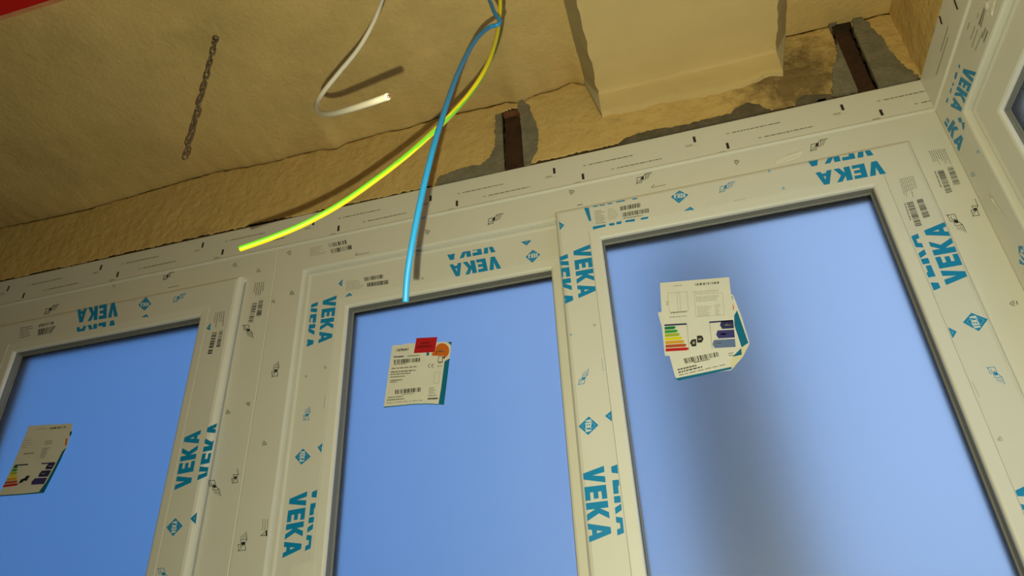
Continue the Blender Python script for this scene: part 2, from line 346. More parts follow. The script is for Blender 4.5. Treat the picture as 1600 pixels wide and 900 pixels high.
# broken brick at the head of the first slot
bk = box('brick_chip', (-0.2885, 0.003, 2.688), (-0.252, 0.020, 2.7015), noisy('red_brick', (0.16, 0.06, 0.03), (0.24, 0.10, 0.05), 60, 0.95, 0.9, 120, 0.004), wallf)

# right return wall
wallr = empty('wall_right'); tag(wallr, 'return wall with tan plaster above its window', kind='structure')
v, f = [], []; ny, rows = 300, 20
for i in range(ny + 1):
    u = -0.002 + 1.10 * i / ny
    zb = Z1 + 0.002 + max(0.0, 0.003 * fbm(u * 30, 2.2, 0, 4))
    for j in range(rows + 1):
        z = zb + (ZC + 0.004 - zb) * j / rows
        v.append((XR + 0.004 - 0.003 * fbm(u * 12, z * 12, 9, 4), -u, z))
for i in range(ny):
    for j in range(rows): f.append((i * (rows + 1) + j, (i + 1) * (rows + 1) + j, (i + 1) * (rows + 1) + j + 1, i * (rows + 1) + j + 1))
lr = mesh_obj('lintel_plaster', v, f, LINTEL, wallr, smooth=True)
box('masonry_core', (XR + 0.012, -1.10, Z1 + 0.0005), (XR + 0.10, 0.026, 2.80), CAVITY, wallr)
box('apron', (XR, -1.10, 0.0), (XR + 0.12, -0.0005, ZB), ROOMWALL, wallr)
box('pier', (XR, -4.5, 0.0), (XR + 0.12, -1.1005, 2.80), ROOMWALL, wallr)
tag(box('wall_left', (-2.10, -4.5, 0.0), (-1.951, 0.10, 2.80), ROOMWALL), 'plain plaster wall at the far end of the long window', kind='structure')
tag(box('wall_back', (-2.10, -4.62, 0.0), (XR + 0.12, -4.5005, 2.80), ROOMWALL), 'plain plaster wall facing the windows', kind='structure')
tag(box('floor', (-2.10, -4.62, -0.12), (XR + 0.12, 0.12, -0.0005), FLOORM), 'bare concrete floor', kind='structure')

# ceiling : gently uneven plaster, its front edge follows the crack
def ceiling():
    xs = [-1.955 + 0.0105 * i for i in range(int(2.53 / 0.0105) + 1)]
    ys = []; y = 0.0
    while y > -1.2: ys.append(y); y -= 0.012
    while y > -4.52: ys.append(y); y -= 0.05
    v, f = [], []
    for x in xs:
        zc = crack_z(x)
        for k, y in enumerate(ys):
            b = max(0.0, 1 + y / 0.16); b = b * b * (3 - 2 * b)
            z = ZC + (zc - ZC) * b - 0.0035 * fbm(x * 3, y * 3, 7, 4) - 0.0012 * fbm(x * 25, y * 25, 2, 3)
            if k == 0: z = zc + 0.0012; y = 0.004
            v.append((x, y, z))
    m_ = len(ys)
    for i in range(len(xs) - 1):
        for j in range(m_ - 1): f.append((i * m_ + j, i * m_ + j + 1, (i + 1) * m_ + j + 1, (i + 1) * m_ + j))
    return v, f
v, f = ceiling()
ceil = mesh_obj('ceiling', v, f, PLASTER, smooth=True); tag(ceil, 'uneven tan plastered ceiling with a long crack along the window wall', kind='structure')
box('slab', (-2.10, -4.62, 2.765), (XR + 0.12, 0.10, 2.95), CAVITY, ceil)
# lowered smooth strip crossing the ceiling towards the window wall
def downstand():
    v, f = [], []
    ys = [-0.95 + 0.011 * i for i in range(int(0.92 / 0.011) + 1)] + [-0.022, -0.0165, -0.013, -0.0115, -0.0108, -0.0104, -0.010, -0.0094, -0.008, 0.006]
    drop = {-0.0165: 0.0012, -0.013: 0.0045, -0.0115: 0.012, -0.0108: 0.024, -0.0104: 0.036, -0.010: 0.048, -0.0094: 0.056, -0.008: 0.060, 0.006: 0.064}
    xs_in = [-0.066 + (0.315 + 0.066) * i / 60 for i in range(61)]
    nc = len(xs_in) + 8
    for y in ys:
        d_ = drop.get(y, 0.0); zb = 2.675 + 0.0012 * fbm(y * 14, 1, 1, 3) - d_; row = []
        for k in range(4):
            t = k / 4; e = 0.004 * fbm(y * 34 + k, 2, k, 3)
            row.append((-0.096 + 0.030 * t + e * t, y, (ZC + 0.004) + (zb - ZC - 0.004) * t))
        for x in xs_in:
            ed = min(x + 0.066, 0.315 - x); e = 0.0030 * fbm(y * 48, x * 48, 6, 3) * max(0, 1 - ed / 0.016)
            zz = zb + 0.0022 * fbm(x * 7, y * 7, 3, 3) + e
            if d_: zz += 0.010 * fbm(x * 16, 4.4, 2, 4) * min(1, d_ / 0.05) + 0.0015 * fbm(x * 60, d_ * 300, 2, 3)
            row.append((x + 0.005 * fbm(y * 34, x, 8, 3) * max(0, 1 - ed / 0.03), y + (0.0014 * fbm(x * 22, d_ * 40, 5, 3) if d_ else 0), zz))
        for k in range(1, 5):
            t = k / 4; e = 0.0045 * fbm(y * 30 + k, 5, k, 3)
            row.append((0.315 + 0.034 * t + e * t, y, zb + (ZC + 0.004 - zb) * t))
        v += row
    for i in range(len(ys) - 1):
        for j in range(nc - 1): f.append((i * nc + j, i * nc + j + 1, (i + 1) * nc + j + 1, (i + 1) * nc + j))
    return v, f
v, f = downstand()
GREYEDGE = noisy('grey_slanted_edge', (0.40, 0.335, 0.20), (0.47, 0.39, 0.235), 9, 0.9, 0.3, 60, 0.003)  # slanted edges, greyer and darker than the strip's face
nf = 68
ds = mesh_obj('lowered_strip', v, f, [SMOOTH, GREYEDGE], ceil, [1 if (i_ % nf < 4 or i_ % nf >= 64) else 0 for i_ in range(len(f))], smooth=True); ds.data.set_sharp_from_angle(angle=math.radians(28)); ds['label'] = 'smoother lowered plaster strip with slanted edges'

# red board under the ceiling
ry = on_ceil(50, 13, ZC - 0.045).y + 0.004
rb = box('red_beam', (-1.90, ry - 0.36, ZC - 0.045), (-0.70, ry, ZC + 0.001), REDPAINT)
b = bmesh.new(); b.from_mesh(rb.data); bmesh.ops.bevel(b, geom=b.edges[:], offset=0.003, segments=3, affect='EDGES'); b.to_mesh(rb.data); b.free()
we = box('orange_edge', (-1.89, ry - 0.0085, ZC - 0.0462), (-0.71, ry - 0.0005, ZC - 0.043), noisy('orange_strip', (0.60, 0.24, 0.12), (0.72, 0.32, 0.17), 30, 0.7, 0.4, 80, 0.001), rb)  # thin orange strip along the front edge of the board
tag(rb, 'glossy red painted board fixed flat under the tan ceiling', 'board')

# ------------------------------------------------------------------ printed marks (flat print lying on the profiles)
class Print:
    def __init__(s, plane, n): s.pl, s.n, s.v, s.f, s.mi, s.mats = plane, n, [], [], [], []
    def pt(s, u, v, lift=0.0):
        return (on_front if s.pl == 'F' else on_right)(u, v, s.n + 0.0004 + lift)
    def m(s, mt):
        if mt not in s.mats: s.mats.append(mt)
        return s.mats.index(mt)
    def poly3(s, pts, mt):
        k = len(s.v); s.v += pts; s.f.append(tuple(range(k, k + len(pts)))); s.mi.append(s.m(mt))
    def poly(s, pts, mt, lift=0.0): s.poly3([s.pt(*q, lift) for q in pts], mt)
    def quad_map(s, q, lift=0.0):
        A, B, C_, D_ = [s.pt(*k, lift) for k in q]          # TL TR BR BL
        return lambda x, y: (A * (1 - x) + B * x) * y + (D_ * (1 - x) + C_ * x) * (1 - y)   # y = 1 at the top
    def build(s, name, parent):
        # face the room
        for i, fc in enumerate(s.f):
            a, b_, c_ = (s.v[k] for k in fc[:3]); nn = (b_ - a).cross(c_ - a)
            if nn.dot(CAM - a) < 0: s.f[i] = tuple(reversed(fc))
        return mesh_obj(name, s.v, s.f, s.mats, parent, s.mi)
LET = {'V': [[(0, 1), (.37, 1), (.60, 0), (.32, 0)], [(.63, 1), (1, 1), (.68, 0), (.40, 0)]],
       'E': [[(0, 0), (.44, 0), (.44, 1), (0, 1)], [(.44, .76), (1, .76), (1, 1), (.44, 1)], [(.44, .39), (.92, .39), (.92, .61), (.44, .61)], [(.44, 0), (1, 0), (1, .24), (.44, .24)]],
       'K': [[(0, 0), (.38, 0), (.38, 1), (0, 1)], [(.36, .36), (.58, .46), (1, 1), (.64, 1), (.36, .60)], [(.36, .44), (.40, .62), (.60, .62), (1, 0), (.64, 0)]],
       'A': [[(0, 0), (.32, 0), (.60, 1), (.33, 1)], [(.68, 0), (1, 0), (.67, 1), (.40, 1)], [(.24, .16), (.76, .16), (.70, .38), (.30, .38)]]}
SPAN = {'V': (0, .235), 'E': (.265, .455), 'K': (.485, .725), 'A': (.755, 1.0)}
def clip(poly, axis, lim, sign):
    out = []
    for a, b in zip(poly, poly[1:] + poly[:1]):
        ia, ib = sign * (a[axis] - lim) >= 0, sign * (b[axis] - lim) >= 0
        if ia: out.append(a)
        if ia != ib:
            t = (lim - a[axis]) / (b[axis] - a[axis]); out.append((a[0] + t * (b[0] - a[0]), a[1] + t * (b[1] - a[1])))
    return out
def word(pr, quad, mt=INK_B, ylo=0.0, yhi=1.0, xlo=0.0, xhi=1.0, lift=0.0, only='VEKA'):
    mp = pr.quad_map(quad, lift); li = 0
    for c in only:
        a, b = SPAN[c]
        for pl in LET[c]:
            q = [(a + (b - a) * x, y) for x, y in pl]
            for ax, lim, sg in ((1, ylo, 1), (1, yhi, -1), (0, xlo, 1), (0, xhi, -1)):
                if len(q) > 2: q = clip(q, ax, lim, sg)
            if len(q) > 2:
                li += 1; up_ = Vector((0, -1, 0)) if pr.pl == 'F' else Vector((-1, 0, 0))
                pr.poly3([mp(*k) + up_ * (0.00003 * (li % 4)) for k in q], mt)
def shift(quad, to, idx):
    dx, dy = to[0] - quad[idx][0], to[1] - quad[idx][1]
    return [(x + dx, y + dy) for x, y in quad]
def diamond(pr, c, tri=None):
    pr.poly(c, INK_B)
    cx = sum(q[0] for q in c) / 4; cy = sum(q[1] for q in c) / 4
    def sc(k): return [(cx + (x - cx) * k, cy + (y - cy) * k) for x, y in c]
    o, i = sc(0.74), sc(0.64)
    for k in range(4): pr.poly([o[k], o[(k + 1) % 4], i[(k + 1) % 4], i[k]], INK_BL, 0.0002)
    return sc
def tri(pr, t):
    pr.poly(t, INK_B); cx = sum(q[0] for q in t) / 3; cy = sum(q[1] for q in t) / 3
    pr.poly([(cx + (x - cx) * .35, cy + (y - cy) * .35) for x, y in t], INK_BL, 0.0002)
def barcode(pr, q, nb, seed, mt=INK_K, fill=0.55):
    """q = TL TR BR BL in pixels, bars run from top to bottom"""
    rnd = random.Random(seed); mp = pr.quad_map(q); x = 0.0; ws = [rnd.choice((1, 1, 2, 3)) for _ in range(2 * nb - 1)]; tot = sum(ws)
    for i, w_ in enumerate(ws):
        if i % 2 == 0: pr.poly3([mp(x / tot, 0), mp((x + w_) / tot, 0), mp((x + w_) / tot, 1), mp(x / tot, 1)], mt)
        x += w_
def lines(pr, q, rows, seed, mt=INK_G, fill=0.8, h=0.4, gap=True):
    rnd = random.Random(seed); mp = pr.quad_map(q)
    for r in range(rows):
        y0 = 1 - (r + 0.5 + h / 2) / rows; y1 = 1 - (r + 0.5 - h / 2) / rows; x = 0.0; end = rnd.uniform(fill, 1.0)
        while x < end:
            w_ = rnd.uniform(0.05, 0.16) if gap else end
            pr.poly3([mp(x, y0), mp(min(end, x + w_), y0), mp(min(end, x + w_), y1), mp(x, y1)], mt); x += w_ + 0.03
def stroke(pr, a, b, wd, mt):
    d = Vector(b) - Vector(a); n_ = Vector((-d.y, d.x)).normalized() * wd / 2
    pr.poly([(a[0] + n_.x, a[1] + n_.y), (b[0] + n_.x, b[1] + n_.y), (b[0] - n_.x, b[1] - n_.y), (a[0] - n_.x, a[1] - n_.y)], mt)
def picto(pr, c, e1, e2, mt, s=1.0, hatch=True):
    """fitting pictogram: two outlined boxes meeting in a dark blot with hatching; e1, e2 are pixel axes"""
    s *= 1.12
    def q(x, y): return (c[0] + s * (e1[0] * x + e2[0] * y), c[1] + s * (e1[1] * x + e2[1] * y))
    for a, b in (((-9, -7), (-9, 2)), ((-9, 2), (0, 2)), ((-9, -7), (-1, -7)), ((-1, -7), (-1, 0)), ((-10, -8.5), (-8, -6)), ((0, 2), (5, 6)), ((5, 6), (5, -3)), ((5, -3), (0, -3)), ((5, 6), (15, 6)), ((-7, -4), (-3, -4)), ((-3, -4), (-3, 0))):
        stroke(pr, q(*a), q(*b), 0.85, mt)
    pr.poly([q(-2.6, -1.5), q(0, -3), q(2.4, -0.6), q(1.6, 2.4), q(-1.6, 2.6)], mt, 0.0002)
    if hatch:
        for k in range(4): stroke(pr, q(6.5, 4 - 2 * k), q(13 - k, 4 - 2 * k), 0.6, mt)
def recycle(pr, c, s, mt=INK_K, rot=0.0):
    pts = [(c[0] + s * math.cos(rot + k * 2.0944), c[1] + s * math.sin(rot + k * 2.0944)) for k in range(3)]
    for k in range(3): stroke(pr, pts[k], Vector(pts[k]).lerp(Vector(pts[(k + 1) % 3]), 0.78)[:], 0.9, mt)
    stroke(pr, (c[0] - s * .25, c[1]), (c[0] + s * .25, c[1]), 0.9, mt)

def Z(ox, oy, s): return lambda *pts: [(ox + x / s, oy + y / s) for x, y in pts]
z75, c1, c2, c3, c5, c6 = Z(880, 360, 7.5), Z(800, 0, 2.961), Z(0, 300, 2.961), Z(0, 596, 2.961), Z(400, 300, 2.961), Z(400, 596, 2.961)
d2, d3, d5, d6, d7 = Z(800, 300, 2.961), Z(800, 596, 2.961), Z(1200, 225, 4), Z(1200, 450, 4), Z(1200, 675, 4)
zm, z6, z4, zr, zs7 = Z(680, 370, 8.889), Z(860, 310, 10), Z(480, 420, 10), Z(1410, 240, 7.5), Z(1330, 200, 10)
NS, NL = 0.018, -0.012
FR, = 'F',

def lettering(parent, plane, n, quad, part_quad=None, **kw):
    pr = Print(plane, n); word(pr, quad); pr.build('lettering', parent)
    if part_quad:
        pr = Print(plane, n); word(pr, part_quad, **kw); pr.build('lettering', parent)
def emblem(parent, plane, n, c, t=None):
    pr = Print(plane, n); sc = diamond(pr, c)
    i = sc(0.60); a, b_, c_, d_ = i            # a small word across the middle of the diamond
    def ml(p_, q_, k): return (p_[0] + (q_[0] - p_[0]) * k, p_[1] + (q_[1] - p_[1]) * k)
    return pr
def build_emblem(parent, plane, n, c, rd, t=None):
    """c: 4 corners; rd: index of the corner where the small word starts (it ends at the opposite corner)"""
    pr = emblem(parent, plane, n, c)
    s_, e_ = Vector(c[rd]), Vector(c[(rd + 2) % 4]); u_ = Vector(c[(rd + 1) % 4]); ctr = (s_ + e_) / 2
    a = s_.lerp(e_, 0.16); b_ = s_.lerp(e_, 0.84); up = (u_ - ctr) * 0.30
    word(pr, [tuple(a + up), tuple(b_ + up), tuple(b_ - up), tuple(a - up)], INK_W, lift=0.0004)
    pr.build('printed_emblem', parent)
    if t:
        pr = Print(plane, n); tri(pr, t); pr.build('printed_emblem', parent)

# --- right sash, left stile
L = S2['left']
q = z75((315, 163), (388, 757), (180, 795), (113, 200))
lettering(L, 'F', NS, q, shift(q, z75((52, 275))[0], 0), ylo=0.52)
q = d3((425, 390), (463, 732), (358, 745), (326, 402))
lettering(L, 'F', NS, q, shift(q, d3((456, 370))[0], 3), yhi=0.30)
build_emblem(L, 'F', NS, d3((308, 208), (355, 162), (400, 202), (352, 248)), 1, d3((430, 160), (460, 135), (462, 185)))
pr = Print('F', NS); tri(pr, d2((217, 137), (242, 153), (222, 177))); pr.build('printed_emblem', L)
pr = Print('F', NS); picto(pr, (912, 591), (0.12, -1), (1, -0.15), INK_B, 0.85); pr.build('pictogram', L)
pr = Print('F', NS); stroke(pr, (940.5, 560), (942.5, 578), 0.7, INK_BL); stroke(pr, (942.5, 578), (945, 578.5), 0.7, INK_BL); pr.build('pictogram', L)
pr = Print('F', NS); recycle(pr, (929, 508), 2.4, INK_P); recycle(pr, (892, 523), 2.0, INK_BL); pr.build('printed_mark', L)
# --- right sash, top rail
T = S2['top']
q = d5((738, 184), (318, 262), (296, 180), (712, 99))
lettering(T, 'F', NS, q, shift(q, d5((660, 69))[0], 0), ylo=0.60)
build_emblem(T, 'F', NS, d2((735, 22), (775, -7), (816, 13), (772, 52)), 2, d2((795, 88), (825, 68), (845, 82)))
pr = Print('F', NS)
pr.poly(z6((525, 150), (600, 143), (640, 350), (605, 357)), INK_B)
for qd in (((665, 120), (745, 108), (745, 125), (668, 137)), ((765, 103), (852, 90), (850, 106), (770, 118)), ((892, 78), (970, 65), (968, 82), (895, 95)), ((1028, 48), (1165, 24), (1165, 42), (1030, 66)), ((1280, 0), (1360, -8), (1360, 8), (1285, 20)),
           ((660, 440), (865, 405), (860, 440), (668, 488)), ((910, 395), (995, 380), (1008, 415), (930, 430)), ((1030, 370), (1112, 355), (1110, 395), (1035, 408)), ((1170, 345), (1320, 318), (1318, 358), (1172, 374)), ((1412, 305), (1530, 285), (1528, 315), (1415, 338))):
    pr.poly(z6(*qd), INK_B)
pr.build('lettering', T)
pr = Print('F', NS)
barcode(pr, z6((1088, 128), (1405, 68), (1410, 135), (1095, 192)), 26, 1); barcode(pr, z6((1125, 225), (1530, 155), (1540, 218), (1130, 292)), 32, 2)
lines(pr, z6((685, 190), (850, 165), (870, 385), (715, 410)), 8, 3, INK_G, 0.55, 0.30); lines(pr, z6((900, 160), (1020, 140), (1090, 310), (900, 345)), 6, 4, INK_P, 0.5, 0.30)
lines(pr, z6((1140, 305), (1450, 258), (1452, 270), (1142, 318)), 1, 5, INK_G, 0.95, 0.9)
pr.build('barcode', T)
pr = Print('F', NS); picto(pr, (1134, 292), (1, -0.18), (0.1, -1), INK_B, 0.85); pr.build('pictogram', T)
pr = Print('F', NS); recycle(pr, (1202, 267), 2.6, INK_BL); recycle(pr, (1224, 294), 2.6, INK_BL); stroke(pr, (1147, 314), (1165, 310), 0.6, INK_P); pr.build('printed_mark', T)
# --- right sash, right stile
Rr = S2['right']
q = [(1478.5, 445.5), (1440.8, 353), (1475.8, 347), (1514.5, 439)]
lettering(Rr, 'F', NS, q, shift(q, (1434, 365), 2), yhi=0.32)
q2 = [(1626, 868), (1583, 758), (1622, 750), (1665, 860)]
lettering(Rr, 'F', NS, q2)
build_emblem(Rr, 'F', NS, d6((1218, 215), (1270, 155), (1375, 195), (1318, 270)), 3, d6((1125, 245), (1180, 272), (1155, 315)))
pr = Print('F', NS); picto(pr, (1556, 584), (0.42, 1), (1, -0.15), INK_B, 1.05); pr.build('pictogram', Rr)
pr = Print('F', NS); stroke(pr, d6((1275, 588))[0], d6((1322, 678))[0], 0.7, INK_P); recycle(pr, (1563, 686), 5, INK_P, 0.3); recycle(pr, (1561, 686), 3, INK_P, 0.9); pr.build('printed_mark', Rr)
pr = Print('F', NS)
barcode(pr, zr((125, 560), (230, 840), (155, 855), (47, 577)), 30, 11, INK_K); barcode(pr, zr((235, 527), (325, 735), (245, 755), (165, 545)), 24, 12, INK_K)
lines(pr, zr((130, 258), (215, 505), (30, 545), (-40, 300)), 8, 13, INK_G, 0.5, 0.30); lines(pr, zr((32, 580), (105, 785), (92, 790), (20, 585)), 1, 14, INK_G, 0.95, 0.9)
pr.build('barcode', Rr)
# --- window 2 frame, right jamb
J = F2['right']
pr = Print('F', 0.0)
barcode(pr, zr((480, 187), (585, 445), (515, 465), (407, 200)), 30, 21, INK_K); barcode(pr, zr((590, 148), (680, 355), (602, 370), (525, 165)), 24, 22, INK_K)
lines(pr, zr((500, -60), (590, 135), (390, 170), (300, -30)), 8, 23, INK_G, 0.5, 0.30); lines(pr, zr((388, 205), (465, 400), (452, 405), (375, 210)), 1, 24, INK_G, 0.95, 0.9)
pr.build('barcode', J)
pr = Print('F', 0.0); picto(pr, (1524, 327), (-0.45, -1), (1, -0.1), INK_K, 0.95, False); pr.build('pictogram', J)
pr = Print('F', 0.0); picto(pr, (1494, 346), (0.45, 1), (1, -0.15), INK_K, 1.1); pr.build('pictogram', J)
pr = Print('F', 0.0); recycle(pr, (1582, 474), 5, INK_K, 2.9); stroke(pr, (1588, 470), (1590, 476), 1.2, INK_K); pr.build('printed_mark', J)
# --- window 2 frame, head
H = F2['top']
for c_, k in (((772, 342), 0.85), ((1004, 278), 0.85), ((1277, 226), 0.95)):
    pr = Print('F', 0.0); picto(pr, c_, (1, -0.2), (0.05, -1), INK_K, k); pr.build('pictogram', H)
pr = Print('F', 0.0)
for c_ in ((668, 362), (893, 300), (1151, 253)): recycle(pr, c_, 4.6, INK_K, 1.57)
recycle(pr, (452, 395), 4, INK_G, 1.0)
for a in ((1018, 293), (555, 399)): stroke(pr, a, (a[0] + 22, a[1] - 4.5), 0.8, INK_G); stroke(pr, a, (a[0] + 4, a[1] - 5), 0.8, INK_G)
stroke(pr, (902, 321), (910, 319), 1.2, INK_G)
pr.build('printed_mark', H)
pr = Print('F', 0.0)
barcode(pr, c5((335, 240), (415, 222), (420, 240), (340, 256)), 14, 31, INK_K); barcode(pr, c5((345, 265), (440, 245), (443, 264), (350, 284)), 16, 32, INK_K)
lines(pr, c5((250, 258), (325, 243), (330, 285), (250, 300)), 6, 33, INK_P, 0.5, 0.35)
pr.build('barcode', H)
# --- window 2 frame, left jamb
J = F2['left']
pr = Print('F', 0.0); picto(pr, (431, 579), (-0.15, -1), (1, -0.1), INK_K, 0.85); pr.build('pictogram', J)
pr = Print('F', 0.0); picto(pr, (380, 849), (-0.15, -1), (1, -0.1), INK_K, 1.05); pr.build('pictogram', J)
pr = Print('F', 0.0); stroke(pr, (407, 837), (417, 836), 1.0, INK_K); stroke(pr, (407, 837), (417, 829), 0.7, INK_K); pr.poly([(415, 829), (417.5, 828), (417.5, 838), (415, 837)], INK_K)
for k in range(3): stroke(pr, (410 + 3.6 * k, 829), (411 + 3.6 * k, 811), 0.7, INK_G)
pr.build('pictogram', J)
pr = Print('F', 0.0); recycle(pr, (456, 458), 4, INK_K, 0.4); recycle(pr, (413, 693), 4.4, INK_K, 0.2); pr.build('printed_mark', J)
# --- recessed leaf
T = SM['top']
q = zm((918, 437), (232, 562), (198, 388), (878, 262))
lettering(T, 'F', NL, q, shift(q, zm((838, 210))[0], 0), ylo=0.55)
build_emblem(T, 'F', NL, zm((1255, 280), (1355, 180), (1460, 245), (1350, 360)), 2, zm((1190, 70), (1340, 45), (1270, 120)))
pr = Print('F', NL)
barcode(pr, z4((890, 135), (1185, 85), (1190, 145), (900, 192)), 22, 41, INK_K); barcode(pr, z4((935, 222), (1268, 172), (1272, 236), (935, 283)), 28, 42, INK_K)
lines(pr, z4((610, 190), (880, 150), (890, 300), (605, 350)), 7, 43, INK_P, 0.6, 0.32)
pr.build('barcode', T)
pr = Print('F', NL); tri(pr, z4((555, 160), (490, 230), (540, 280))); pr.build('printed_emblem', T)
pr = Print('F', NL); tri(pr, z4((590, 440), (660, 375), (710, 415))); pr.build('printed_emblem', T)
pr = Print('F', NL); recycle(pr, (660, 435), 2.6, INK_P); pr.build('printed_mark', T)
L = SM['left']
q = c5((374, 478), (350, 692), (288, 700), (311, 488))
lettering(L, 'F', NL, q, shift(q, c5((287, 508))[0], 0), ylo=0.52)
q = c6((238, 508), (206, 800), (122, 817), (158, 522))
lettering(L, 'F', NL, q, shift(q, c6((262, 490))[0], 3), yhi=0.30)
build_emblem(L, 'F', NL, c6((180, 350), (218, 310), (253, 348), (210, 385)), 1, c6((285, 305), (308, 285), (302, 330)))
pr = Print('F', NL); picto(pr, (480, 648), (-0.12, -1), (1, -0.1), INK_B, 0.75); pr.build('pictogram', L)
pr = Print('F', NL); recycle(pr, (508, 574), 3.2, INK_P); recycle(pr, (478, 588), 2.2, INK_P); stroke(pr, (508, 620), (506, 638), 0.7, INK_P); pr.build('printed_mark', L)
# --- window 1
T = S1['top']
q = c2((545, 575), (352, 607), (358, 545), (545, 508))
lettering(T, 'F', NS, q, shift(q, c2((541, 590))[0], 3), yhi=0.36)
build_emblem(T, 'F', NS, c2((640, 522), (676, 485), (700, 518), (668, 549)), 2, c2((655, 580), (675, 565), (690, 578)))
pr = Print('F', NS); picto(pr, (279, 465), (1, -0.16), (0.15, -1), INK_B, 0.7); pr.build('pictogram', T)
pr = Print('F', NS)
barcode(pr, c2((180, 612), (248, 598), (246, 612), (178, 626)), 12, 51, INK_K); barcode(pr, c2((178, 635), (258, 618), (236, 652), (175, 664)), 14, 52, INK_K)
lines(pr, c2((95, 625), (165, 612), (160, 662), (90, 680)), 5, 53, INK_G, 0.5, 0.35); pr.build('barcode', T)
Rr = S1['right']
q = c3((806, 503), (858, 238), (931, 224), (880, 489))
lettering(Rr, 'F', NS, q, shift(q, c3((912, 458))[0], 0), ylo=0.42)
build_emblem(Rr, 'F', NS, c3((770, 675), (812, 632), (845, 668), (800, 716)), 3, c3((880, 635), (912, 605), (905, 660)))
pr = Print('F', NS); picto(pr, (256, 897), (0.2, 1), (1, -0.1), INK_B, 0.9); pr.build('pictogram', Rr)
pr = Print('F', NS)
barcode(pr, c2((1032, 640), (1018, 715), (1000, 718), (1015, 642)), 14, 54, INK_K); barcode(pr, c2((1005, 648), (980, 748), (960, 750), (982, 650)), 16, 55, INK_K)
lines(pr, c2((1042, 550), (1036, 620), (980, 635), (995, 560)), 5, 56, INK_G, 0.5, 0.35); pr.build('barcode', Rr)
pr = Print('F', NS); tri(pr, c2((975, 605), (972, 640), (955, 632))); pr.build('printed_emblem', Rr)
J = F1['right']
pr = Print('F', 0.0); picto(pr, (335, 760), (0.2, 1), (1, -0.12), INK_K, 0.95); pr.build('pictogram', J)
pr = Print('F', 0.0); picto(pr, (368, 746), (-0.2, -1), (1, -0.1), INK_K, 0.8, False); pr.build('pictogram', J)
pr = Print('F', 0.0); picto(pr, (388, 516), (0.15, 1), (1, -0.1), INK_K, 0.8); pr.build('pictogram', J)
pr = Print('F', 0.0)
barcode(pr, c2((1218, 500), (1208, 572), (1185, 575), (1198, 502)), 14, 57, INK_K); barcode(pr, c2((1190, 512), (1170, 602), (1148, 604), (1168, 515)), 16, 58, INK_K)
lines(pr, c2((1225, 415), (1218, 485), (1165, 492), (1178, 420)), 5, 59, INK_G, 0.5, 0.35); pr.build('barcode', J)
pr = Print('F', 0.0); recycle(pr, (356, 644), 4.2, INK_K, 0.2); recycle(pr, (388, 631), 3.6, INK_K, 1.2); recycle(pr, (404, 423), 3.6, INK_G, 0.4); recycle(pr, (427, 471), 3.2, INK_G, 0.8); pr.build('printed_mark', J)
H = F1['top']
pr = Print('F', 0.0); picto(pr, (262, 431), (1, -0.2), (0.1, -1), INK_K, 0.6, False); pr.build('pictogram', H)
pr = Print('F', 0.0); picto(pr, (79, 483), (1, -0.2), (0.2, -1), INK_K, 0.75); pr.build('pictogram', H)
pr = Print('F', 0.0); recycle(pr, (367, 414), 4, INK_G, 0.5); recycle(pr, (332, 444), 2.5, INK_P, 0.5); recycle(pr, (178, 447), 3, INK_P); stroke(pr, (262, 450), (280, 446), 0.8, INK_G); pr.build('printed_mark', H)
# --- extension profile : repeated little bars and lines of small print
pr = Print('F', 0.0)
def bar_mark(x, z):
    def pp(dx, dz): return P_front(x + dx, z + dz, 0.0005)
    pr.poly3([pp(-0.0026, -0.0078), pp(0.0026, -0.0078), pp(0.0026, 0.0078), pp(-0.0026, 0.0078)], INK_K)
    pr.poly3([pp(-0.0062, -0.0145), pp(-0.020, -0.0145), pp(-0.020, -0.0115), pp(-0.0062, -0.0115)], INK_P)
    pr.poly3([pp(-0.022, -0.0165), pp(0.004, -0.0165), pp(0.004, -0.0160), pp(-0.022, -0.0160)], INK_P)
BM1 = [on_front(*q_) for q_ in ((1316, 168), (1085, 218), (866, 267), (673, 310), (490, 348), (317, 383), (158, 418), (13, 451))]
BM2 = [on_front(*q_) for q_ in ((1377, 176), (1137, 228), (911, 276), (714, 318), (529, 357), (348, 394), (184, 429), (37, 462))]
for b_ in BM1 + BM2: bar_mark(b_.x, b_.z)
pr.build('printed_bars', trim1)
pr = Print('F', 0.0); rnd = random.Random(77)
def small_print(x0, x1, z):
    x = x0
    pr.poly3([P_front(x0 - 0.012, z - 0.0012, 0.0005), P_front(x0 - 0.006, z - 0.0012, 0.0005), P_front(x0 - 0.006, z + 0.0016, 0.0005), P_front(x0 - 0.012, z + 0.0016, 0.0005)], INK_P)
    while x < x1:
        w_ = rnd.uniform(0.003, 0.012)
        pr.poly3([P_front(x, z - 0.0010, 0.0005), P_front(min(x1, x + w_), z - 0.0010, 0.0005), P_front(min(x1, x + w_), z + 0.0012, 0.0005), P_front(x, z + 0.0012, 0.0005)], INK_G); x += w_ + 0.0018
for k in range(len(BM1)):
    a = BM1[k]; b_ = BM2[k]
    small_print(a.x + 0.075, a.x + 0.168, a.z - 0.004); small_print(b_.x + 0.072, b_.x + 0.165, b_.z + 0.003)
pr.build('small_print', trim1)
